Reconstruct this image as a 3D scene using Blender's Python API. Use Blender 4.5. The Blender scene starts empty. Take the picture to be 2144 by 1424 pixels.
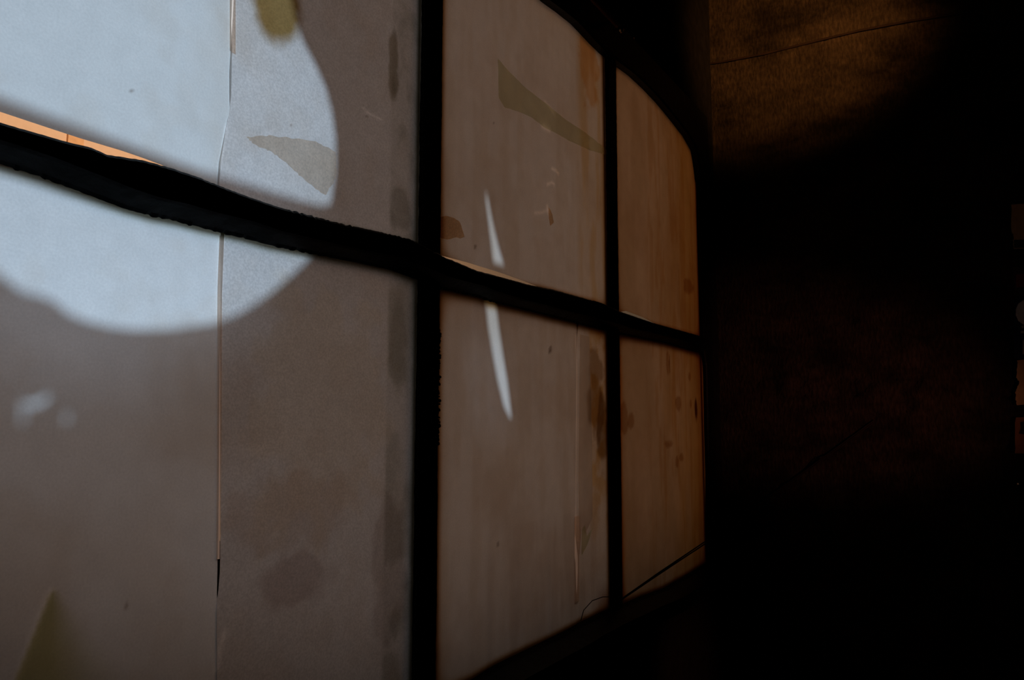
import bpy, bmesh, math, random
import numpy as np
from mathutils import Vector, Matrix
from mathutils.geometry import tessellate_polygon

# ------------------------------------------------------------------ camera
FPX = 1600.0; DIST = 0.70
PITCH = math.atan(168/FPX); YAW = math.atan(998*math.cos(PITCH)/FPX)
scene = bpy.context.scene
col = scene.collection
fw = Vector((math.cos(YAW)*math.cos(PITCH), math.sin(YAW)*math.cos(PITCH), math.sin(PITCH)))
rt = Vector((math.sin(YAW), -math.cos(YAW), 0))
up = rt.cross(fw)
cam = bpy.data.cameras.new('camera'); camo = bpy.data.objects.new('camera', cam); col.objects.link(camo)
cam.sensor_width = 36; cam.lens = FPX/2144*36; cam.clip_start = .01; cam.clip_end = 100
camo.matrix_world = Matrix(((rt.x, up.x, -fw.x, 0), (rt.y, up.y, -fw.y, -DIST), (rt.z, up.z, -fw.z, 0), (0, 0, 0, 1)))
scene.camera = camo
# ------------------------------------------------------------------ world, exposure
vs = scene.view_settings
vs.view_transform = 'Standard'; vs.look = 'None'; vs.gamma = 1; vs.exposure = 0.0; vs.use_curve_mapping = False
w = bpy.data.worlds.new('dusk'); scene.world = w; w.use_nodes = True
w.node_tree.nodes['Background'].inputs[0].default_value = (.26, .265, .285, 1)
w.node_tree.nodes['Background'].inputs[1].default_value = .36

# ------------------------------------------------------------------ lights
LAMP = Vector((.42, 3.0, .20)); PLATE_Y = 2.5
def light(name, kind, loc, energy, color, target=None, **kw):
    l = bpy.data.lights.new(name, kind); l.energy = energy; l.color = color
    for k, v in kw.items(): setattr(l, k, v)
    o = bpy.data.objects.new(name, l); col.objects.link(o); o.location = loc
    if target is not None:
        o.rotation_euler = (Vector(target)-Vector(loc)).to_track_quat('-Z', 'Y').to_euler()
    return o
light('disc_beam', 'SPOT', LAMP, 295, (.59, .79, 1.0), (.42, 0, .20), shadow_soft_size=.0018, spot_size=math.radians(50), spot_blend=0)  # unseen lamp assumed for the disc, shining through the mask
light('disc_halo', 'SPOT', LAMP+Vector((.008, 0, .011)), 38, (.66, .80, 1.0), (.42, 0, .20), shadow_soft_size=.010, spot_size=math.radians(50), spot_blend=0)  # added second lamp, softens the lower edge of the disc
light('left_fill', 'AREA', (.1, 1.3, .45), 1.5, (.95, .88, .88), (.5, 0, .1), size=1.1)  # added area fill outside, brightens the left sheets
light('violet_fill', 'AREA', (-.15, .9, .35), .25, (.75, .78, 1.0), (.1, 0, .0), size=.5)  # added faint fill, tints the light at the left edge
light('warm_fill', 'AREA', (2.0, 1.5, 1.1), 1.75, (1.0, .52, .20), (1.5, 0, .2), size=.7)  # added warm fill outside, tints the right columns
light('facade_fill', 'SPOT', (2.6, 1.6, 3.8), 610, (1.0, .71, .57), (4.0, 4.3, 1.6), shadow_soft_size=.05, spot_size=math.radians(130), spot_blend=.5)  # added unseen spot, lights the house front behind the gaps
light('wall_patch_fill', 'SPOT', (1.0, -1.5, 1.0), 250, (1.0, .46, .13), (2.35, -.20, 1.16), shadow_soft_size=.06, spot_size=math.radians(24), spot_blend=1.0)  # added spot without fixture, makes the warm patch high on the wall
light('low_wall_fill', 'SPOT', (1.3, -1.0, -.35), 14, (1.0, .38, .22), (1.98, 0, -.66), shadow_soft_size=.04, spot_size=math.radians(22), spot_blend=1.0)  # added spot, lifts the wall below the sill
light('weak_wall_fill', 'SPOT', (1.2, -1.9, -.2), 46, (1.0, .37, .25), (2.35, -.27, .10), shadow_soft_size=.05, spot_size=math.radians(22), spot_blend=1.0)  # added spot, makes the faint lower patch on the right wall

# ------------------------------------------------------------------ helpers
def ray(px, py):
    return fw + rt*((px-1072)/FPX) + up*(-(py-712)/FPX)
def P(px, py, y=0.0):                      # pixel -> point of the window plane
    r = ray(px, py); t = (y+DIST)/r.y
    return (t*r.x, t*r.z)
def Q(px, py, x):                          # pixel -> point of the right wall
    r = ray(px, py); t = x/r.x
    return (-DIST+t*r.y, t*r.z)
def poly(pts, y=0): return [P(a, b, y) for a, b in pts]

def mesh_obj(name, bm, m, parent=None, smooth=False):
    me = bpy.data.meshes.new(name); bm.normal_update(); bm.to_mesh(me); bm.free()
    o = bpy.data.objects.new(name, me); col.objects.link(o)
    if m: me.materials.append(m)
    if smooth:
        for p in me.polygons: p.use_smooth = True
    if parent: o.parent = parent
    return o
def tag(o, label=None, cat=None, group=None, kind=None):
    if label: o['label'] = label
    if cat: o['category'] = cat
    if group: o['group'] = group
    if kind: o['kind'] = kind
    return o
def empty(name, loc=(0, 0, 0)):
    o = bpy.data.objects.new(name, None); col.objects.link(o); o.location = loc; o.empty_display_size = .05
    return o
def add_box(bm, a, b):
    x0, y0, z0 = a; x1, y1, z1 = b
    v = [bm.verts.new(p) for p in ((x0,y0,z0),(x1,y0,z0),(x1,y1,z0),(x0,y1,z0),(x0,y0,z1),(x1,y0,z1),(x1,y1,z1),(x0,y1,z1))]
    for f in ((0,3,2,1),(4,5,6,7),(0,1,5,4),(1,2,6,5),(2,3,7,6),(3,0,4,7)): bm.faces.new([v[i] for i in f])
def box(name, a, b, m, parent=None):
    bm = bmesh.new(); add_box(bm, a, b); return mesh_obj(name, bm, m, parent)
def hsh(a, b, seed):
    n = np.sin(a*127.1+b*311.7+seed*74.7)*43758.5453
    return n-np.floor(n)
def vnoise(x, z, s, seed=0):
    x = np.asarray(x, float)*s+13.3; z = np.asarray(z, float)*s+7.7
    xi = np.floor(x); zi = np.floor(z); fx = x-xi; fz = z-zi
    fx = fx*fx*(3-2*fx); fz = fz*fz*(3-2*fz)
    return (hsh(xi, zi, seed)*(1-fx)+hsh(xi+1, zi, seed)*fx)*(1-fz)+(hsh(xi, zi+1, seed)*(1-fx)+hsh(xi+1, zi+1, seed)*fx)*fz
def fbm(x, z, s, seed=0, o=4):
    r = 0; a = .5; t = 0
    for i in range(o): r = r+a*vnoise(x, z, s*2**i, seed+i*3); t += a; a *= .5
    return r/t
def sst(a, b, x):
    t = np.clip((x-a)/(b-a), 0, 1); return t*t*(3-2*t)
rng = random.Random(4)

# ------------------------------------------------------------------ materials
def mat(name, color, rough=.8, spec=.2, metal=0, bump=None, bscale=30, stretch=(1,1,1), var=.25):
    m = bpy.data.materials.new(name); m.use_nodes = True; nt = m.node_tree; n = nt.nodes; b = n['Principled BSDF']
    b.inputs['Roughness'].default_value = rough; b.inputs['Specular IOR Level'].default_value = spec
    b.inputs['Metallic'].default_value = metal
    tc = n.new('ShaderNodeTexCoord'); mp = n.new('ShaderNodeMapping'); mp.inputs['Scale'].default_value = stretch
    nz = n.new('ShaderNodeTexNoise'); nz.inputs['Scale'].default_value = bscale; nz.inputs['Detail'].default_value = 8
    nt.links.new(tc.outputs['Object'], mp.inputs[0]); nt.links.new(mp.outputs[0], nz.inputs['Vector'])
    cr = n.new('ShaderNodeValToRGB')
    cr.color_ramp.elements[0].position = .3; cr.color_ramp.elements[1].position = .7
    cr.color_ramp.elements[0].color = tuple(c*(1-var) for c in color)+(1,); cr.color_ramp.elements[1].color = tuple(c*(1+var) for c in color)+(1,)
    nt.links.new(nz.outputs['Fac'], cr.inputs[0]); nt.links.new(cr.outputs[0], b.inputs['Base Color'])
    if bump:
        bp = n.new('ShaderNodeBump'); bp.inputs['Strength'].default_value = bump; bp.inputs['Distance'].default_value = .02
        nt.links.new(nz.outputs['Fac'], bp.inputs['Height']); nt.links.new(bp.outputs[0], b.inputs['Normal'])
    return m
def paper_mat(name, tint, trans=.85, vcol=True, fib=.10):
    m = bpy.data.materials.new(name); m.use_nodes = True; nt = m.node_tree; n = nt.nodes
    n.remove(n['Principled BSDF']); out = n['Material Output']
    tc = n.new('ShaderNodeTexCoord')
    def noise(scale, detail, lo, hi, stretch=(1,1,1)):
        mp = n.new('ShaderNodeMapping'); mp.inputs['Scale'].default_value = stretch
        nz = n.new('ShaderNodeTexNoise'); nz.inputs['Scale'].default_value = scale; nz.inputs['Detail'].default_value = detail
        mr = n.new('ShaderNodeMapRange'); mr.inputs['From Min'].default_value = .3; mr.inputs['From Max'].default_value = .7
        mr.inputs['To Min'].default_value = lo; mr.inputs['To Max'].default_value = hi
        nt.links.new(tc.outputs['Object'], mp.inputs[0]); nt.links.new(mp.outputs[0], nz.inputs['Vector']); nt.links.new(nz.outputs['Fac'], mr.inputs['Value'])
        return mr.outputs[0]
    def mul(a, b, mode='MULTIPLY'):
        x = n.new('ShaderNodeMixRGB'); x.blend_type = mode; x.inputs[0].default_value = 1
        for i, v in ((1, a), (2, b)):
            if isinstance(v, tuple): x.inputs[i].default_value = v
            else: nt.links.new(v, x.inputs[i])
        return x.outputs[0]
    c = mul(noise(420, 4, 1-fib, 1), tuple(tint)+(1,))
    c = mul(c, noise(38, 5, .93, 1.0))
    c = mul(c, noise(9, 3, .95, 1.0))
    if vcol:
        a = n.new('ShaderNodeAttribute'); a.attribute_name = 'stain_and_shade'
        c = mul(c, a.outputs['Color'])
    tr = n.new('ShaderNodeBsdfTranslucent'); df = n.new('ShaderNodeBsdfDiffuse'); mx = n.new('ShaderNodeMixShader')
    nt.links.new(c, tr.inputs[0]); nt.links.new(c, df.inputs[0]); mx.inputs[0].default_value = trans
    nt.links.new(df.outputs[0], mx.inputs[1]); nt.links.new(tr.outputs[0], mx.inputs[2]); nt.links.new(mx.outputs[0], out.inputs[0])
    return m
M = {}
M['bar'] = mat('black_painted_wood', (.0035, .0034, .0035),   .5, .12, bump=.12, bscale=40, stretch=(1,1,1))
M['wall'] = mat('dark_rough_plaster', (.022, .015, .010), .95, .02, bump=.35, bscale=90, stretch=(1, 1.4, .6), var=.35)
nt = M['wall'].node_tree; n = nt.nodes                # old soot patches and wiped areas on the plaster
src = n['Principled BSDF'].inputs['Base Color'].links[0].from_socket
tc = n.new('ShaderNodeTexCoord'); mp = n.new('ShaderNodeMapping'); mp.inputs['Scale'].default_value = (1, 1, 1.8)
nz = n.new('ShaderNodeTexNoise'); nz.inputs['Scale'].default_value = 7; nz.inputs['Detail'].default_value = 6; nz.inputs['Roughness'].default_value = .65
mr = n.new('ShaderNodeMapRange'); mr.inputs['From Min'].default_value = .35; mr.inputs['From Max'].default_value = .65; mr.inputs['To Min'].default_value = .35; mr.inputs['To Max'].default_value = 1.25
mm = n.new('ShaderNodeMixRGB'); mm.blend_type = 'MULTIPLY'; mm.inputs[0].default_value = 1
nt.links.new(tc.outputs['Object'], mp.inputs[0]); nt.links.new(mp.outputs[0], nz.inputs['Vector']); nt.links.new(nz.outputs['Fac'], mr.inputs['Value'])
nt.links.new(src, mm.inputs[1]); nt.links.new(mr.outputs[0], mm.inputs[2]); nt.links.new(mm.outputs[0], n['Principled BSDF'].inputs['Base Color'])
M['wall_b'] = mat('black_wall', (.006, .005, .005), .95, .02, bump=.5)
M['floor'] = mat('dark_floorboards', (.02, .014, .01), .7, .1, bump=.3, bscale=12, stretch=(1, 8, 1))
M['facade'] = mat('pale_ochre_render', (.74, .50, .29), .95, .05, var=.04)
M['brick'] = mat('orange_brick', (.72, .40, .17), .95, .05, var=.1)
M['ground'] = mat('dark_ground', (.012, .010, .010), .95, .02)
M['black'] = mat('matt_black_board', (.004, .004, .004), 1, 0)
M['cord'] = mat('dark_twin_cord', (.012, .006, .004), .7, .1)
M['metal'] = mat('worn_steel', (.5, .42, .36), .28, .5, metal=1, var=.1)
M['reddish'] = mat('red_brown_wood', (.10, .025, .02), .5, .3)
M['rust'] = mat('rusty_flaking_paint', (.35, .12, .03), .9, .05, bump=1, bscale=140, var=.9)
M['pl'] = paper_mat('white_paper_bluish', (.76, .77, .76))
M['plb'] = paper_mat('white_paper_brighter', (.84, .85, .85))
M['pr'] = paper_mat('white_paper_coarse', (.72, .70, .69), fib=.22)
M['pc'] = paper_mat('yellowed_paper', (.76, .68, .61))
M['pd'] = paper_mat('brown_aged_paper', (.58, .39, .24))
M['olive'] = paper_mat('olive_tape', (.88, .90, .68), .9, False, .05)
M['tan'] = paper_mat('tan_tape', (1.0, .87, .74), .92, False, .22)
M['yellow'] = paper_mat('yellow_tape', (.75, .58, .25), .9, False, .05)
M['umber'] = paper_mat('umber_tape', (.92, .66, .42), .9, False, .2)
M['salmon'] = paper_mat('salmon_strip', (1.0, .80, .66), 1.0, False, .0)
M['crease'] = paper_mat('creased_paper', (.92, .84, .76), .9, False, .0)
g = bpy.data.materials.new('window_glass'); g.use_nodes = True; nt = g.node_tree; nt.nodes.remove(nt.nodes['Principled BSDF'])
t_ = nt.nodes.new('ShaderNodeBsdfTransparent'); gl = nt.nodes.new('ShaderNodeBsdfGlossy'); gl.inputs['Roughness'].default_value = .05
mx = nt.nodes.new('ShaderNodeMixShader'); mx.inputs[0].default_value = .05; t_.inputs[0].default_value = (.97, .98, .98, 1)
nt.links.new(t_.outputs[0], mx.inputs[1]); nt.links.new(gl.outputs[0], mx.inputs[2]); nt.links.new(mx.outputs[0], nt.nodes['Material Output'].inputs[0])
M['glass'] = g

# ------------------------------------------------------------------ the room
XR = 2.35; XL = -2.4; YB = -3.0; ZF = -1.35; ZC = 1.55
WX0, WX1, WZ0, WZ1 = -.46, 2.20, -.43, .885
bm = bmesh.new(); TH = .10
add_box(bm, (XL, 0, ZF), (WX0, TH, ZC)); add_box(bm, (WX1, 0, ZF), (XR+.1, TH, ZC))
add_box(bm, (WX0, 0, ZF), (WX1, TH, WZ0)); add_box(bm, (WX0, 0, WZ1), (WX1, TH, ZC))
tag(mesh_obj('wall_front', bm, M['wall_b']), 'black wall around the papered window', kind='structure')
# right wall: a finely uneven plaster surface
bm = bmesh.new(); ny, nz_ = 300, 290
ys = np.linspace(0, YB, ny); zs = np.linspace(ZF, ZC, nz_)
Y, Z = np.meshgrid(ys, zs, indexing='ij')
H = .005*fbm(Y, Z, 5, 3)+.003*fbm(Y*2.0, Z*.9, 26, 9, 4)
H += .010*np.exp(-((fbm(Y*.7, Z*2.6, 5, 17, 3)-.5)/.012)**2)*sst(.45, .6, vnoise(Y, Z, 4, 31))
vv = [[bm.verts.new((XR+H[i, j]-.01, ys[i], zs[j])) for j in range(nz_)] for i in range(ny)]
for i in range(ny-1):
    for j in range(nz_-1): bm.faces.new((vv[i][j], vv[i+1][j], vv[i+1][j+1], vv[i][j+1]))
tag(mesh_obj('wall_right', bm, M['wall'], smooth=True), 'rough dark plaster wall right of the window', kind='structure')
tag(box('wall_left', (XL-.1, YB, ZF), (XL, TH, ZC), M['wall_b']), 'dark left wall', kind='structure')
tag(box('wall_back', (XL, YB-.1, ZF), (XR+.1, YB, ZC), M['wall_b']), 'dark wall behind the viewer', kind='structure')
tag(box('floor', (XL-.1, YB-.1, ZF-.05), (XR+.1, TH, ZF), M['floor']), 'dark floor', kind='structure')
tag(box('ceiling', (XL-.1, YB-.1, ZC), (XR+.1, TH, ZC+.05), M['wall_b']), 'dark ceiling', kind='structure')

# ------------------------------------------------------------------ window frame, bars, sill, glass
win = empty('window_1', (.87, .02, -.42)); tag(win, 'large multi-pane window lined with paper', kind='structure')
win_inv = Matrix.Translation(-win.location)
def in_win(o):
    o.parent = win; o.matrix_parent_inverse = win_inv; return o
def bar(name, p0, p1, wdt, y0, y1, seed, axis, amp=.002, m=None, n=160, chamfer=.004, taper=0):
    """a wobbly bar along axis 'x' or 'z' with chamfered room-side edges"""
    bm = bmesh.new(); rings = []
    prof = [(-.5, y1), (-.5, y0+chamfer), (-.5+chamfer/wdt, y0), (.5-chamfer/wdt, y0), (.5, y0+chamfer), (.5, y1)]
    for i in range(n+1):
        t = i/n; a = p0[0]+(p1[0]-p0[0])*t; c = p0[1]+(p1[1]-p0[1])*t
        s = a*1.0
        rg = []
        for k, (u, y) in enumerate(prof):
            side = seed+(11 if u < 0 else 23)
            d = float(fbm(s, 0, 6, side, 4)-.5)*2*amp + float(vnoise(s, 0, 160, side+5)-.5)*amp*.7
            q = c+u*wdt+d
            if taper and u < 0: q += taper*max(0, (.75-a)/.45)
            rg.append(bm.verts.new((a, y, q) if axis == 'x' else (q, y, a)))
        rings.append(rg)
    for i in range(n):
        for k in range(6):
            l = (k+1) % 6
            bm.faces.new((rings[i][k], rings[i][l], rings[i+1][l], rings[i+1][k]))
    bm.faces.new(rings[0]); bm.faces.new(rings[-1])
    bmesh.ops.recalc_face_normals(bm, faces=bm.faces)
    return in_win(mesh_obj(name, bm, m or M['bar']))
FY = -.008
# transom: uneven old bar, its lower arris broadly bevelled
TY = -.020
TTOP = [(0, 253), (60, 272), (120, 289), (198, 309), (225, 322), (295, 333), (360, 350), (421, 371), (506, 405), (590, 434), (650, 450), (716, 467), (790, 483), (864, 501), (930, 536), (1000, 566), (1060, 582), (1110, 596), (1160, 606), (1210, 620), (1262, 634), (1300, 652), (1370, 676), (1462, 702)]
TBOT = [(0, 345), (84, 371), (140, 392), (202, 415), (260, 437), (316, 453), (370, 464), (421, 478), (506, 497), (560, 513), (632, 527), (700, 541), (758, 552), (820, 566), (864, 582), (920, 604), (1000, 622), (1020, 630), (1100, 650), (1180, 670), (1260, 690), (1300, 700), (1390, 718), (1478, 742)]
tt_ = [P(a, b, TY) for a, b in TTOP]; tb_ = [P(a, b, 0) for a, b in TBOT]
def ztop(x): return np.interp(x, [p[0] for p in tt_], [p[1] for p in tt_])
def zbot(x): return np.interp(x, [p[0] for p in tb_], [p[1] for p in tb_])
bm = bmesh.new(); xs = np.linspace(WX0, 2.19, 1300); R = []
for x in xs:
    n = float(vnoise(x, 0, 260, 3)-.5)*.0008*(1+2.5*float(vnoise(x, 0, 9, 8) > .62))
    n2 = float(vnoise(x, 0, 260, 5)-.5)*.0008*(1+2.5*float(vnoise(x, 0, 9, 12) > .62))
    zt = float(ztop(x))+n; zb = float(zbot(x))+n2; bv = .013+.003*float(vnoise(x, 0, 12, 6))
    R.append([bm.verts.new((x, y, z)) for y, z in ((.030, zt-.004), (TY+.003, zt), (TY, zt-.003), (TY, zb-n2+bv), (TY+.003, zb-n2+bv-.0025), (-.004, zb-n2+.003), (-.001, zb), (.030, zb+.002))])
for i in range(len(xs)-1):
    for k in range(8):
        l = (k+1) % 8; bm.faces.new((R[i][k], R[i][l], R[i+1][l], R[i+1][k]))
bm.faces.new(R[0]); bm.faces.new(R[-1]); bmesh.ops.recalc_face_normals(bm, faces=bm.faces)
in_win(mesh_obj('transom', bm, M['bar']))
bar('mullion', (WZ0, .888), (WZ1, .892), .044, FY-.001, .030, 5, 'z', amp=.0025, n=400)
bar('mullion', (WZ0, 1.5465), (WZ1, 1.554), .046, FY-.001, .030, 7, 'z', amp=.003, n=400)
bar('mullion', (WZ0, .232), (WZ1, .228), .044, FY-.001, .030, 9, 'z', amp=.0025, n=300)
# outer frame with the uneven inner edge of old paint
def frame():
    bm = bmesh.new()
    def strip(path, outer, y0, y1):
        n = len(path)
        R = []
        for (a, b), (c, d) in zip(path, outer):
            R.append([bm.verts.new((a, y1, b)), bm.verts.new((a, y0+.003, b)), bm.verts.new((a+(c-a)*.06, y0, b+(d-b)*.06)), bm.verts.new((c, y0, d)), bm.verts.new((c, y1, d))])
        for i in range(n-1):
            for k in range(5):
                l = (k+1) % 5; bm.faces.new((R[i][k], R[i][l], R[i+1][l], R[i+1][k]))
        bm.faces.new(R[0]); bm.faces.new(R[-1])
    wob = lambda s, sd, a: float(fbm(s, 0, 5, sd, 4)-.5)*2*a
    xs = np.linspace(WX0, 2.23, 320)
    tp = [P(a, b, -.017) for a, b in [(1150, 0), (1180, 22), (1210, 46), (1240, 78), (1270, 109), (1300, 134), (1330, 156), (1360, 184), (1385, 212), (1410, 243), (1440, 281), (1458, 314), (1463, 345), (1467, 380)]]
    top = []
    for x in xs:
        z = float(np.interp(x, [p[0] for p in tp], [p[1] for p in tp]))+wob(x*3, 31, .0015)
        if x < tp[0][0]: z = tp[0][1]+wob(x, 31, .004)
        top.append((x, z))
    strip(top, [(x, WZ1+.035) for x in xs], -.020, .03)
    zs = np.linspace(WZ0, WZ1, 200)
    right = []
    for z in zs:
        x = 2.166+wob(z, 37, .006)
        x += .016*float(1-sst(.15, .21, z))*float(sst(-.36, -.15, z))
        right.append((x, z))
    strip(right, [(2.245, z) for z in zs], -.012, .03)
    strip([(WX0+.045, z) for z in zs], [(WX0-.03, z) for z in zs], -.012, .03)
    bmesh.ops.recalc_face_normals(bm, faces=bm.faces)
    return in_win(mesh_obj('window_frame', bm, M['bar']))
frame()
# sill: sloping ledge with ragged front lip
SL = [P(a, b, -.004) for a, b in [(990, 1424), (1040, 1393), (1100, 1363), (1160, 1335), (1220, 1303), (1290, 1271), (1340, 1251), (1390, 1232), (1430, 1210), (1475, 1182)]]
bm = bmesh.new(); xs = np.linspace(WX0-.05, 2.25, 400); R = []
for x in xs:
    z = float(np.interp(x, [p[0] for p in SL], [p[1] for p in SL]))+float(fbm(x, 0, 12, 51, 4)-.5)*.003
    R.append([bm.verts.new((x, y, zz)) for y, zz in ((.03, z+.0), (-.004, z), (-.012, z-.004), (-.055, z-.014), (-.06, z-.045), (-.0, WZ0-.05), (.03, WZ0-.02))])
for i in range(len(xs)-1):
    for k in range(7):
        l = (k+1) % 7; bm.faces.new((R[i][k], R[i][l], R[i+1][l], R[i+1][k]))
bm.faces.new(R[0]); bm.faces.new(R[-1]); bmesh.ops.recalc_face_normals(bm, faces=bm.faces)
in_win(mesh_obj('window_sill', bm, M['bar']))
# the panes of glass, outside the paper
cols = [(-.415, .228), (.232, .888), (.888, 1.55), (1.55, 2.19)]
rows = [(-.40, .226), (.226, .865)]
for c0, c1 in cols:
    for r0, r1 in rows:
        in_win(box('pane', (c0+.012, .022, r0+.02), (c1-.012, .025, r1-.02), M['glass']))

# ------------------------------------------------------------------ stains of the papers (dirt, glue, age), plus painted-in light and shade
def inpoly(x, z, pts):
    c = np.zeros(x.shape, bool); n = len(pts); j = n-1
    for i in range(n):
        xi, zi = pts[i]; xj, zj = pts[j]
        cond = ((zi > z) != (zj > z)) & (x < (xj-xi)*(z-zi)/((zj-zi) or 1e-9)+xi)
        c ^= cond; j = i
    return c
def blob(x, z, px, py, rx, rz, seed, rag=.5):
    cx, cz = P(px, py)
    d = np.sqrt(((x-cx)/rx)**2+((z-cz)/rz)**2)+(fbm(x, z, 30, seed)-.5)*rag*2
    return 1-sst(.7, 1.1, d)
def stain_and_shade(x, z):
    c = np.ones(x.shape+(3,))
    def mul(mask, rgb):
        for k in range(3): c[..., k] *= 1-mask*(1-rgb[k])
    n1 = fbm(x, z, 7, 101); n2 = fbm(x, z, 26, 107); n3 = fbm(x*3, z*.5, 14, 113)
    mul(sst(.45, .8, n1), (.92, .88, .84)); mul(sst(.5, .75, n2)*.5, (.94, .90, .86))
    # glue line, with soft edge shade painted in, at every bar and frame edge
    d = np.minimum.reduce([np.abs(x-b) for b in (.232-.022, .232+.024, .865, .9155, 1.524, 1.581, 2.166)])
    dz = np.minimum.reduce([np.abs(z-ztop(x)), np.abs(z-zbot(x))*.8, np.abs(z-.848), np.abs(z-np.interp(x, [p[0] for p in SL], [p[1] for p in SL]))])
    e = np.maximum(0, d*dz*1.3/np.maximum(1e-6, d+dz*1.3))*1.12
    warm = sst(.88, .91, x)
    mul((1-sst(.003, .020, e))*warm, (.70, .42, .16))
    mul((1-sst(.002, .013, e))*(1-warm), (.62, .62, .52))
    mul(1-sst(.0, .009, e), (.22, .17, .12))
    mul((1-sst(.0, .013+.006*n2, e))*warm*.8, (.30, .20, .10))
    # yellow light painted in above the wedge of tape, olive corner at the lower left
    mul(blob(x, z, 582, -2, .044, .060, 21, .25), (.44, .29, .11))
    q0 = P(106, 1236); q1 = P(30, 1424)
    tt = (q0[1]-z)/(q0[1]-q1[1]); xl = q0[0]+(q1[0]-q0[0])*tt
    tc = np.clip(tt, 0, 2)
    mul(sst(-.002, .003, x-xl)*sst(-.02, .03, tt)*(1-sst(.25, 1.0, (x-xl)/(.006+.085*tc))), (.60, .58, .32))
    # soot band left of the first mullion
    bx = sst(.800, .808, x)*(x < .87)
    sm = .35+.65*sst(.42, .62, fbm(x*1.5, z, 16, 131))
    mul(bx*sm*sst(-.10, .1, .75-z), (.66, .66, .62))
    mul(blob(x, z, 825, 130, .012, .05, 3)*.8, (.45, .40, .30))
    mul(blob(x, z, 840, 430, .025, .045, 5)*.7, (.55, .55, .50))
    mul(blob(x, z, 815, 1180, .035, .10, 6)*.55, (.62, .55, .52))
    mul(blob(x, z, 835, 740, .02, .07, 7)*.5, (.6, .58, .5))
    # brown water marks on the lower second sheet
    mul(blob(x, z, 620, 1215, .065, .035, 8, .45)*(.6+.4*n2), (.72, .64, .62))
    mul(blob(x, z, 620, 1070, .09, .05, 9, .6)*.6, (.85, .76, .70))
    mul(blob(x, z, 680, 850, .12, .16, 10, .6)*.5, (1.0, .92, .78))
    mul((x > .92)*1.0*(x < 1.53)*.5*sst(.35, .7, n3), (.90, .84, .76))
    # column 2: amber strips on its right side
    b2 = sst(1.375, 1.415, x)*(x < 1.55)
    mul(b2*(z > .24)*(.35+.65*sst(.38, .6, fbm(x*4, z*.8, 8, 141))), (.93, .76, .52))
    mul(b2*sst(1.425, 1.45, x)*(z < .2)*sst(-.38, -.05, z)*(.45+.55*sst(.35, .6, n2)), (.85, .60, .28))
    mul(blob(x, z, 1250, 830, .045, .10, 15, .7)*.8, (.5, .36, .22))
    mul(blob(x, z, 1262, 905, .03, .08, 16, .5)*.8, (.4, .30, .2))
    mul(blob(x, z, 1235, 140, .05, .10, 17, .6)*.8, (.95, .66, .36))
    mul((x > 1.30)*(x < 1.385)*(z < .2)*.35, (.90, .86, .82))
    mul((z < -.18)*1.0*sst(1.05, 1.25, x)*(x < 1.5)*.25*sst(.4, .6, n3), (.8, .76, .76))
    for px, w_ in ((1150, .01), (1025, .008), (1080, .02)):
        cx = P(px, 1300)[0]; mul(np.exp(-((x-cx)/w_)**2)*sst(-.15, -.30, z)*.3, (.7, .68, .70))
    # column 3: amber and streaks
    c3 = (x > 1.56)*1.0
    mul(c3*sst(1.78, 2.10, x+.25*(fbm(x*2, z*.4, 9, 151)-.5)), (.88, .68, .34))
    mul(c3*sst(.42, .62, fbm(x*1.6, z*.6, 6, 161))*.6, (.84, .80, .70))
    mul(c3*(1-sst(1.59, 1.625, x+.02*n2))*(z < .15), (1.0, .60, .22))
    mul(c3*sst(2.08, 2.16, x)*.7, (.75, .55, .35))
    mul(c3*sst(.50, .62, fbm(x*5, z*.5, 12, 157))*sst(1.72, 1.82, x)*.45, (.85, .62, .32))
    for px, py, rx, rz in ((1398, 765, .012, .03), (1444, 788, .012, .012), (1458, 860, .014, .03), (1446, 845, .01, .015), (1427, 957, .02, .012), (1400, 930, .03, .012), (1418, 965, .015, .02), (1420, 845, .02, .02), (1320, 880, .02, .02), (1305, 870, .025, .04), (1440, 600, .05, .025)):
        mul(blob(x, z, px, py, rx, rz, px, .6)*.7, (.6, .38, .2))
    mul(blob(x, z, 1457, 858, .012, .03, 77, .4), (.3, .2, .2))
    mul(blob(x, z, 1402, 762, .005, .03, 78, .4), (.5, .35, .2))
    # small specks
    for px, py, r in ((995, 517, .0035), (1034, 258, .003), (1153, 732, .006), (1150, 735, .004), (276, 188, .0014), (1043, 1140, .004), (275, 1292, .0015), (265, 1270, .003), (228, 550, .0012), (612, 262, .0013), (770, 243, .002)):
        mul(blob(x, z, px, py, r, r*1.2, px, .3)*.75, (.45, .38, .34))
    # stained corner at the foot of column 2 and yellow glue under the transom gap
    cx, cz = P(1275, 1300)
    dd = np.sqrt((x-cx)**2+((z-cz))**2)
    mul((1-sst(.05, .11, dd+.03*n2))*(x < 1.56), (.62, .45, .36))
    # bright lines painted along creases, standing in for light on the folds
    for pts, wd, gn in (([(476, 262), (470, 290), (466, 320), (460, 352)], .0016, .35), ([(1207, 705), (1209, 780), (1207, 900), (1206, 1000), (1206, 1080), (1205, 1162)], .0050, .45),
                        ([(1214, 735), (1215, 800), (1213, 900), (1213, 1060)], .0022, .30), ([(106, 1240), (88, 1280), (62, 1350), (30, 1440)], .0035, .25), ([(1120, 446), (1135, 445), (1146, 440)], .003, .30), ([(1146, 432), (1148, 446)], .004, .5),
                        ([(1156, 353), (1164, 357), (1169, 364)], .003, .5), ([(1146, 386), (1156, 382), (1160, 386)], .003, .45), ([(1136, 264), (1150, 272)], .005, .5), ([(1141, 214), (1158, 236)], .004, .35),
                        ([(762, 226), (772, 236), (800, 250)], .002, .35), ([(472, 1325), (462, 1360), (455, 1400)], .004, .3), ([(440, 385), (520, 405)], .004, .05)):
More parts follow.
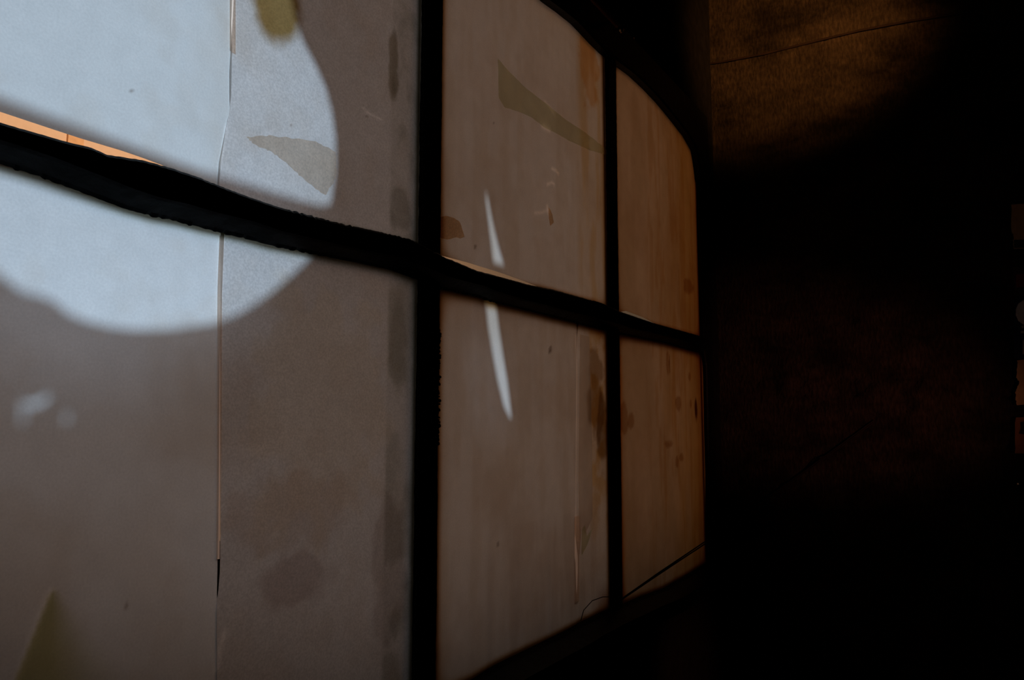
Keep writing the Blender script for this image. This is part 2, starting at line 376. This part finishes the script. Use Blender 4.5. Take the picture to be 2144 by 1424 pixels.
        q = poly(pts); best = np.full(x.shape, 9.)
        for (ax, az), (bx_, bz) in zip(q[:-1], q[1:]):
            L2 = (bx_-ax)**2+(bz-az)**2; t = np.clip(((x-ax)*(bx_-ax)+(z-az)*(bz-az))/L2, 0, 1)
            best = np.minimum(best, np.hypot(x-ax-t*(bx_-ax), z-az-t*(bz-az)))
        c *= (1+gn*np.exp(-(best/wd)**2))[..., None]
    return np.clip(c, 0, 1.5)

def sheet(name, left, right, bot, topf, m, label, group, y=.0, step=.004, ripple=.0, seed=0):
    """paper sheet between edge curves left(z), right(z), bottom(x), top(x)"""
    zc0 = bot(.5); zc1 = topf(.5)
    nx = max(2, int(abs(right(0)-left(0))/step)); nz = max(2, int((topf(left(0))-bot(left(0)))/step))
    u = np.linspace(0, 1, nx+1); v = np.linspace(0, 1, nz+1)
    U, V = np.meshgrid(u, v, indexing='ij')
    Z0 = bot((left(0)+(right(0)-left(0))*U)); Z1 = topf((left(0)+(right(0)-left(0))*U))
    Z = Z0+(Z1-Z0)*V
    Lx = left(Z); Rx = right(Z); X = Lx+(Rx-Lx)*U
    Yo = y+ripple*(fbm(X, Z, 3, 201+seed, 3)-.5)
    verts = np.stack([X, Yo, Z], -1).reshape(-1, 3)
    idx = np.arange((nx+1)*(nz+1)).reshape(nx+1, nz+1)
    faces = np.stack([idx[:-1, :-1], idx[1:, :-1], idx[1:, 1:], idx[:-1, 1:]], -1).reshape(-1, 4)
    me = bpy.data.meshes.new(name); me.from_pydata(verts.tolist(), [], faces.tolist()); me.materials.append(m)
    st = stain_and_shade(X, Z).reshape(-1, 3)
    at = me.color_attributes.new('stain_and_shade', 'FLOAT_COLOR', 'POINT')
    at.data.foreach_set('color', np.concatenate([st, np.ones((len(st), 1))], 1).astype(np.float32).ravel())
    for p in me.polygons: p.use_smooth = True
    o = bpy.data.objects.new(name, me); col.objects.link(o)
    tag(o, label, 'paper', group)
    return o
def curve(pts):                      # piecewise linear through (coordinate, value)
    pts = sorted(pts); a = np.array([p[0] for p in pts]); b = np.array([p[1] for p in pts])
    return lambda q: np.interp(q, a, b)
def const(v): return lambda q: np.asarray(q)*0+v
def edgex(px): return curve([(P(a, b)[1], P(a, b)[0]) for a, b in px])
def edgez(px): return curve([(P(a, b)[0], P(a, b)[1]) for a, b in px])
TOP = const(.862); TR = const(.240); TB = const(.215); BOT = const(-.410)
G1 = 'sheets of paper covering the window'
seamU_L = edgex([(486, -300), (486, 0), (484, 50), (486, 100), (485, 150), (484, 200), (479, 240), (474, 262), (470, 290), (464, 330), (459, 380), (459, 420)])
seamU_R = edgex([(492, -300), (491, 0), (489, 40), (487, 75), (483, 100), (480, 150), (480, 200), (481, 238), (476, 250), (468, 290), (458, 340), (452, 420)])
seamL_L = edgex([(470, 480), (468, 530), (464, 640), (461, 700), (460, 800), (459, 900), (458, 1000), (457, 1100), (456, 1150), (455, 1200), (454, 1240), (454, 1262), (455, 1424), (455, 1600)])
seamL_R = edgex([(462, 480), (461, 600), (462, 680), (463, 760), (463, 900), (463, 1000), (463, 1100), (463, 1170), (462, 1200), (459, 1240), (455, 1258), (452, 1280), (452, 1600)])
gap1 = curve([(P(a, b)[0], P(a, b)[1]) for a, b in [(-120, 199), (0, 234), (84, 262), (169, 290), (253, 315), (300, 331), (345, 348)]]+[(.48, .240), (3, .24)])
gap2 = curve([(.80, .240), (.895, .240)]+[(P(a, b)[0], P(a, b)[1]) for a, b in [(915, 533), (980, 550), (1050, 572), (1100, 590), (1125, 600)]]+[(1.3, .24), (3, .24)])
gap3 = curve([(1.5, .240), (1.57, .24)]+[(P(a, b)[0], P(a, b)[1]) for a, b in [(1288, 647), (1310, 651), (1345, 664), (1368, 676)]]+[(1.9, .24), (3, .24)])
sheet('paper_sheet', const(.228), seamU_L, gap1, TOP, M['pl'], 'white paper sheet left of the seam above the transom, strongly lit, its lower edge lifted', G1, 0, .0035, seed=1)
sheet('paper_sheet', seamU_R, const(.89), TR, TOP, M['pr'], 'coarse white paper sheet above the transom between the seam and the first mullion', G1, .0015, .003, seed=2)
sheet('paper_sheet', const(.228), seamL_L, BOT, TB, M['plb'], 'white paper sheet at the lower left with the olive stained corner', G1, 0, .0035, seed=3)
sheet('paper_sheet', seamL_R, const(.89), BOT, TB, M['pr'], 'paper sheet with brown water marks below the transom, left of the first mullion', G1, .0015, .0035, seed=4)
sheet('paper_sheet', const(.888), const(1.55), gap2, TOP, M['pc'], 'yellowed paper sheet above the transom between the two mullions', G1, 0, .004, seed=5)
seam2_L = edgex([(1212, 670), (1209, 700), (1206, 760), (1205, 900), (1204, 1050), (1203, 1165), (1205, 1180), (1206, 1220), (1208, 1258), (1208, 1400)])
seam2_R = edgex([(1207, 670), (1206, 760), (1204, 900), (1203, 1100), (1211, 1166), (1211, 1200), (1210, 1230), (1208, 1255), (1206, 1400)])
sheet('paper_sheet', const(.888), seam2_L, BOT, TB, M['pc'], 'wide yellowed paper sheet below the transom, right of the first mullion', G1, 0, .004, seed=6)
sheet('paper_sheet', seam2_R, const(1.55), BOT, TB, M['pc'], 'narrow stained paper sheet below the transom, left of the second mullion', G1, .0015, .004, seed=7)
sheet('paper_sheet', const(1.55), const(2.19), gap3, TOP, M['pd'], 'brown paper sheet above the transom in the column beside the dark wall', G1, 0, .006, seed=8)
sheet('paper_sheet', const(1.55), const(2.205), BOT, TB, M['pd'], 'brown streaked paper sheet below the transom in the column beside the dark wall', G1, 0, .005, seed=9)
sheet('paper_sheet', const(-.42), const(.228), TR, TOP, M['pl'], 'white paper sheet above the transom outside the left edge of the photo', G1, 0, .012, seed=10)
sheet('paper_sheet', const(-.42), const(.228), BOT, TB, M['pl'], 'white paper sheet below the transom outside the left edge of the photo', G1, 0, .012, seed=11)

# ------------------------------------------------------------------ patches, strips and flaps
def thin(name, pts, y, m, th=.0003, jag=.0006, parent=None, sub=6, lift=None):
    """thin solid sheet with the ragged outline pts [(x,z)], optional lift(x,z) towards the room"""
    out = []
    for i in range(len(pts)):
        a = pts[i]; b = pts[(i+1) % len(pts)]
        for k in range(sub):
            t = k/sub; out.append((a[0]+(b[0]-a[0])*t+rng.uniform(-jag, jag), a[1]+(b[1]-a[1])*t+rng.uniform(-jag, jag)))
    tri = tessellate_polygon([[Vector((p[0], p[1], 0)) for p in out]])
    bm = bmesh.new()
    yy = [y-(lift(*p) if lift else 0) for p in out]
    F = [bm.verts.new((p[0], yy[i], p[1])) for i, p in enumerate(out)]
    B = [bm.verts.new((p[0], yy[i]+th, p[1])) for i, p in enumerate(out)]
    for t in tri: bm.faces.new([F[i] for i in t]); bm.faces.new([B[i] for i in reversed(t)])
    n = len(out)
    for i in range(n): bm.faces.new((F[i], F[(i+1) % n], B[(i+1) % n], B[i]))
    bmesh.ops.recalc_face_normals(bm, faces=bm.faces)
    return mesh_obj(name, bm, m, parent)
G2 = 'pieces of tape stuck on the papers'
# single-sided patches: one translucent layer each
def patch(name, px, m, label, cat='tape', y=-.0012, jag=.0007, sub=8, **kw):
    pts = poly(px); out = []
    for i in range(len(pts)):
        a = pts[i]; b = pts[(i+1) % len(pts)]
        for k in range(sub):
            t = k/sub; out.append((a[0]+(b[0]-a[0])*t+rng.uniform(-jag, jag), a[1]+(b[1]-a[1])*t+rng.uniform(-jag, jag)))
    tri = tessellate_polygon([[Vector((p[0], p[1], 0)) for p in out]])
    bm = bmesh.new(); V = [bm.verts.new((p[0], y, p[1])) for p in out]
    for t in tri: bm.faces.new([V[i] for i in t])
    o = mesh_obj(name, bm, m)
    if label: tag(o, label, cat, G2)
    return o
patch('tape_piece', [(1041, 122), (1060, 145), (1100, 185), (1140, 215), (1180, 248), (1230, 282), (1268, 312), (1270, 325), (1235, 315), (1190, 295), (1155, 275), (1140, 268), (1110, 245), (1085, 234), (1055, 225), (1043, 205)],
      M['olive'], 'long olive tape piece running diagonally to the second mullion')
patch('tape_piece', [(514, 289), (540, 283), (600, 288), (660, 298), (702, 318), (703, 370), (695, 385), (680, 410), (640, 380), (600, 345), (570, 320), (540, 308)],
      M['tan'], 'tan wedge of tape inside the bright disc above the transom', jag=.0012)
patch('tape_piece', [(911, 460), (930, 452), (948, 456), (962, 465), (972, 497), (962, 500), (955, 497), (935, 502), (911, 496)],
      M['umber'], 'small dark amber tape scrap touching the first mullion above the transom')
# folded flap with its loose tip
fl = empty('paper_flap', (P(1212, 1130)[0], -.003, P(1212, 1130)[1])); tag(fl, 'narrow paper flap peeling at its pointed lower end left of the second mullion', 'paper flap')
fi = Matrix.Translation(-fl.location)
a = patch('flap_strip', [(1212, 700), (1232, 705), (1237, 900), (1239, 1085), (1222, 1120), (1215, 1108), (1211, 1165), (1209, 1000)], M['crease'], None, y=-.0022, jag=.0004)
b = patch('loose_tip', [(1214, 1110), (1220, 1098), (1225, 1122), (1238, 1102), (1226, 1140), (1213, 1164)], M['olive'], None, y=-.0045, jag=.0004)
for q in (a, b): q.parent = fl; q.matrix_parent_inverse = fi
# peeled blisters in the upper middle pane
patch('peeled_blister', [(1146, 432), (1154, 448), (1158, 466), (1150, 473), (1147, 455)], M['umber'], 'dark curled blister of paper left of the middle of the upper middle pane', 'blister', -.002)
# salmon strips behind the seams
def back_strip(px0, w, z0, z1, label):
    bm = bmesh.new(); xs = edgex(px0); n = 30; L = []
    for i in range(n+1):
        z = z0+(z1-z0)*i/n; x = float(xs(z)); L.append((bm.verts.new((x-w, .0024, z)), bm.verts.new((x+w, .0024, z))))
    for i in range(n): bm.faces.new((L[i][0], L[i][1], L[i+1][1], L[i+1][0]))
    tag(mesh_obj('backing_strip', bm, M['salmon']), label, 'tape')
back_strip([(461, 600), (457, 1180)], .0035, P(457, 1172)[1], .20, 'salmon strip showing through the slit of the lower left seam')
back_strip([(488, -300), (488, 110)], .0045, P(488, 110)[1], .86, 'salmon strip showing through the upper left seam')
back_strip([(1207, 1060), (1208, 1260)], .012, P(1208, 1262)[1], P(1208, 1080)[1], 'salmon strip showing under the pointed paper flap')

# ------------------------------------------------------------------ cords and fittings
def tube(name, pts, r, m, parent=None, res=4):
    cu = bpy.data.curves.new(name, 'CURVE'); cu.dimensions = '3D'; cu.bevel_depth = r; cu.bevel_resolution = res
    s = cu.splines.new('POLY'); s.points.add(len(pts)-1)
    for i, p in enumerate(pts): s.points[i].co = (*p, 1)
    cu.use_fill_caps = True
    tmp = bpy.data.objects.new(name+'_c', cu); col.objects.link(tmp)
    dg = bpy.context.evaluated_depsgraph_get(); me = bpy.data.meshes.new_from_object(tmp.evaluated_get(dg))
    bpy.data.objects.remove(tmp); me.name = name
    o = bpy.data.objects.new(name, me); col.objects.link(o); me.materials.clear(); me.materials.append(m)
    for p in me.polygons: p.use_smooth = True
    if parent: o.parent = parent
    return o
def wp(px, py, y): x, z = P(px, py, y); return (x, y, z)
def rp(px, py, x): y, z = Q(px, py, x); return (x, y, z)
cw = empty('twin_cord', wp(1290, 1268, -.02)); tag(cw, 'thin dark twin cord rising from the sill across the last lower pane to the wall', 'cord')
ci = Matrix.Translation(-cw.location)
for k, off in enumerate((0, 3.6)):
    A = Vector(wp(1240, 1300, -.035)); pts = [Vector(wp(1285, 1266+off*.15, -.022)), Vector(wp(1380, 1199+off*.9, -.024)), Vector(wp(1478, 1133+off*1.3, -.028)), Vector(rp(1525, 1100+off, XR-.012)), Vector(rp(1590, 1054+off, XR-.010)), Vector(rp(1700, 975+off, XR-.010)), Vector(rp(1830, 880+off, XR-.008))]
    o = tube('cord_strand', pts, .0017, M['cord']); o.parent = cw; o.matrix_parent_inverse = ci
o = tube('wall_cable', [Vector(rp(*p, XR-.010)) for p in ((1448, 138), (1510, 130), (1600, 113), (1700, 88), (1800, 64), (1900, 45), (2010, 28))], .0035, M['cord'])
tag(o, 'thin dark cable running along the lit patch of the right wall', 'cable')
o = tube('loose_wire', [wp(1216, 1300, -.014), wp(1222, 1278, -.014), wp(1240, 1258, -.013), wp(1262, 1250, -.012), wp(1278, 1250, -.012)], .0008, M['cord'])
tag(o, 'fine bent wire at the foot of the second mullion', 'wire')
# rail above the window and a nail beside it
rl = empty('curtain_rail', (1.2, -.05, .95)); tag(rl, 'dark reddish rail with a bright metal end above the window', 'rail')
a0 = Vector(wp(1130, -120, -.05)); a1 = Vector(wp(1292, 54, -.05)); ri = Matrix.Translation(-rl.location)
o = tube('rail_rod', [a0, a1], .005, M['reddish']); o.parent = rl; o.matrix_parent_inverse = ri
a2 = a1+(a1-a0).normalized()*.02
bm = bmesh.new(); bmesh.ops.create_uvsphere(bm, u_segments=16, v_segments=10, radius=.007)
for v in bm.verts: v.co = v.co+a2+Vector((0, 0, 0))
o = mesh_obj('rail_end', bm, M['metal'], smooth=True); o.parent = rl; o.matrix_parent_inverse = ri
bm = bmesh.new(); a3 = a1+(a1-a0).normalized()*-.02
add_box(bm, (a3.x-.004, a3.y, a3.z-.004), (a3.x+.004, .0, a3.z+.004))
o = mesh_obj('rail_bracket', bm, M['bar']); o.parent = rl; o.matrix_parent_inverse = ri
nx_, ny_, nz2 = wp(1323, 82, -.006)
bm = bmesh.new(); bmesh.ops.create_cone(bm, cap_ends=True, segments=16, radius1=.0045, radius2=.0035, depth=.012, matrix=Matrix.Translation((nx_, ny_, nz2)) @ Matrix.Rotation(math.pi/2, 4, 'X'))
tag(mesh_obj('nail', bm, M['metal']), 'tiny shiny nail in the black wall beyond the rail end', 'nail')
# rust crust along the first mullion
bm = bmesh.new()
for i in range(170):
    t = i/170; z = P(905, 690)[1]+(P(905, 935)[1]-P(905, 690)[1])*t+rng.uniform(-.002, .002); x = .9105+rng.uniform(-.001, .0035)
    bmesh.ops.create_icosphere(bm, subdivisions=1, radius=rng.uniform(.001, .0028), matrix=Matrix.Translation((x, -.006+rng.uniform(-.001, .004), z)))
in_win(mesh_obj('rust_crust', bm, M['rust']))

# ------------------------------------------------------------------ cards pinned on the right wall at the edge of the frame
def flatmat(n, c): return mat(n, c, .7, .1, var=.12, bscale=60)
C = {'tan': flatmat('tan_card', (.42, .27, .13)), 'dark': flatmat('dark_card', (.03, .022, .02)), 'navy': flatmat('navy_card', (.012, .013, .03)),
     'pale': flatmat('pale_print', (.55, .55, .55)), 'grey': flatmat('grey_print', (.25, .25, .25)), 'brown': flatmat('brown_card', (.22, .10, .04)), 'red': flatmat('red_print', (.16, .02, .015))}
XW = XR-.016
def wallsheet(name, pxs, x, m, th=.001, jag=.0012, parent=None, sub=7, raw=None):
    pts = raw or [Q(a, b, x) for a, b in pxs]; out = []
    for i in range(len(pts)):
        a = pts[i]; b = pts[(i+1) % len(pts)]
        for k in range(sub):
            t = k/sub; out.append((a[0]+(b[0]-a[0])*t+rng.uniform(-jag, jag), a[1]+(b[1]-a[1])*t+rng.uniform(-jag, jag)))
    tri = tessellate_polygon([[Vector((p[0], p[1], 0)) for p in out]]); bm = bmesh.new()
    F = [bm.verts.new((x, p[0], p[1])) for p in out]; B = [bm.verts.new((x+th, p[0], p[1])) for p in out]
    for t in tri: bm.faces.new([F[i] for i in t]); bm.faces.new([B[i] for i in t])
    n = len(out)
    for i in range(n): bm.faces.new((F[i], F[(i+1) % n], B[(i+1) % n], B[i]))
    bmesh.ops.recalc_face_normals(bm, faces=bm.faces)
    return mesh_obj(name, bm, m, parent)
def card(label, bits, cat='card'):
    e = empty('pinned_card', (XW, Q(2130, bits[0][1][0][1], XW)[0], Q(2130, bits[0][1][0][1], XW)[1])); tag(e, label, cat, 'cards pinned on the right wall')
    inv = Matrix.Translation(-e.location)
    for i, (nm, pts, mm) in enumerate(bits):
        o = wallsheet(nm, pts, XW-.0012*i, C[mm], jag=.0012 if i == 0 else .0004); o.parent = e; o.matrix_parent_inverse = inv
card('torn tan card pinned highest at the right edge', [('card_sheet', [(2118, 429), (2230, 420), (2230, 520), (2122, 520), (2122, 492), (2118, 486)], 'tan'), ('dark_margin', [(2123, 502), (2228, 500), (2228, 519), (2123, 519)], 'dark')])
card('dark card with a dull red patch below the torn tan card', [('card_sheet', [(2121, 560), (2230, 555), (2230, 618), (2123, 618)], 'dark'), ('red_patch', [(2127, 575), (2160, 572), (2160, 600), (2127, 602)], 'red')])
rd = [(2150+25*math.cos(t)*.95, 654+27*math.sin(t)) for t in np.linspace(0, 2*math.pi, 14)[:-1]]
card('navy card with a pale round shape and small unreadable marks', [('card_sheet', [(2122, 628), (2230, 622), (2230, 752), (2124, 752)], 'navy'), ('pale_disc', rd, 'pale'),
     ('small_mark', [(2134, 660), (2143, 658), (2143, 664), (2134, 664)], 'pale'), ('small_mark', [(2138, 683), (2144, 681), (2144, 686), (2140, 688)], 'grey'), ('small_mark', [(2137, 693), (2144, 692), (2144, 698), (2137, 698)], 'grey'), ('pale_strip', [(2141, 712), (2152, 712), (2152, 742), (2141, 742)], 'grey')])
card('ragged tan card below the navy card', [('card_sheet', [(2130, 754), (2230, 750), (2230, 848), (2128, 848), (2126, 822), (2134, 800), (2128, 790)], 'tan')])
card('brown card with a dark shape, lowest at the right edge', [('card_sheet', [(2126, 874), (2230, 872), (2230, 952), (2125, 950)], 'brown'), ('dark_shape', [(2136, 884), (2160, 878), (2160, 912), (2134, 908), (2138, 896)], 'dark')])
y_, z_ = Q(2133, 1014, XW)
bm = bmesh.new(); bmesh.ops.create_uvsphere(bm, u_segments=14, v_segments=8, radius=.006, matrix=Matrix.Translation((XW, y_, z_)))
tag(mesh_obj('push_pin', bm, M['metal'], smooth=True), 'small metal push pin below the lowest card', 'pin')

# ------------------------------------------------------------------ outside
tag(box('ground', (-8, TH, ZF-.3), (14, 9, ZF-.25), M['ground']), 'dark ground outside', kind='structure')
hs = empty('house_facade', (5, 4.3, ZF-.25)); tag(hs, 'pale ochre house front glimpsed through the gaps over the transom', 'building')
hi = Matrix.Translation(-hs.location)
o = box('house_wall', (1.4, 4.3, ZF-.25), (13, 4.5, 2.5), M['facade']); o.parent = hs; o.matrix_parent_inverse = hi
def fx(px, py, y):
    return P(px, py, y)
q0 = fx(140, 280, 4.3)[0]; q1 = fx(172, 300, 4.3)[0]
o = box('brick_strip', (q0, 4.28, ZF-.25), (q1, 4.3, 2.5), M['brick']); o.parent = hs; o.matrix_parent_inverse = hi
# added unseen block just outside, keeps sky light off the window foot
bm = bmesh.new(); add_box(bm, (-1.5, .22, ZF-.25), (.62, .32, -.19)); add_box(bm, (.62, .30, ZF-.25), (3.4, .40, -.20))
for v in bm.verts:
    if v.co.x < -1 and v.co.z > -1: v.co.x = -.6; v.co.z = .27
    elif v.co.x < -1: v.co.x = -.6
tag(mesh_obj('sky_blocker', bm, M['ground']), 'added dark block outside, shading the foot of the window', 'sky_blocker')
# added mask board, unseen; its openings shape the disc and streak of light
def toplate(x, z):
    k = (3.0-PLATE_Y)/3.0
    return (LAMP.x+(x-LAMP.x)*k, LAMP.z+(z-LAMP.z)*k)
def hole(px, jag=0): return [Vector((*toplate(*P(a, b)), 0)) for a, b in px]
holes = []
upper = [(672, 430), (694, 425), (698, 400), (704, 350), (704, 290), (696, 230), (682, 180), (662, 135), (642, 98), (632, 76), (622, 45), (614, 10), (600, -40), (580, -90), (540, -150), (430, -230), (300, -320), (100, -360), (-100, -300), (-160, -100), (-160, 165),
         (0, 203), (84, 235), (169, 266), (253, 296), (337, 327), (421, 357), (506, 380), (590, 406)]
lower = [(655, 532), (640, 550), (605, 582), (570, 612), (530, 640), (490, 662), (440, 678), (380, 686), (340, 690), (280, 690), (230, 684), (180, 672), (140, 655), (118, 632), (80, 618), (50, 612), (20, 590), (-10, 570), (-60, 520), (-120, 430), (-100, 320),
         (0, 358), (84, 386), (202, 424), (316, 452), (421, 476), (506, 495)]
st_u = [(1018, 400), (1026, 440), (1034, 480), (1044, 520), (1055, 556), (1033, 549), (1029, 510), (1023, 460), (1018, 420)]
st_l = [(1016, 622), (1036, 628), (1043, 680), (1052, 740), (1062, 800), (1068, 850), (1071, 876), (1067, 874), (1055, 850), (1043, 800), (1032, 740), (1022, 680)]
g1 = [(46, 838), (50, 838), (51, 886), (46, 886)]; g2 = [(138, 866), (143, 866), (142, 886), (137, 886)]; g3 = [(55, 842), (80, 842), (98, 826), (103, 832), (90, 846), (70, 852), (56, 852)]
outer = [Vector((LAMP.x+sx*.30, LAMP.z+sz*.30, 0)) for sx, sz in ((-1, -1), (1, -1), (1, 1), (-1, 1))]
loops = [outer]+[hole(h) for h in (upper, lower, st_u, st_l, g1, g2, g3)]
flat = [v for l in loops for v in l]
bm = bmesh.new(); F = [bm.verts.new((v.x, PLATE_Y, v.y)) for v in flat]
for t in tessellate_polygon(loops):
    bm.faces.new([F[i] for i in t])
sb = empty('mask_board', (LAMP.x, PLATE_Y, ZF-.25)); tag(sb, 'added black mask board on posts outside, shaping the disc of light', 'board')
si = Matrix.Translation(-sb.location)
o = mesh_obj('board', bm, M['black']); o.parent = sb; o.matrix_parent_inverse = si
for s in (-1, 1):
    o = box('post', (LAMP.x+s*.29-.01, PLATE_Y, ZF-.25), (LAMP.x+s*.29+.01, PLATE_Y+.02, LAMP.z+.3), M['black']); o.parent = sb; o.matrix_parent_inverse = si
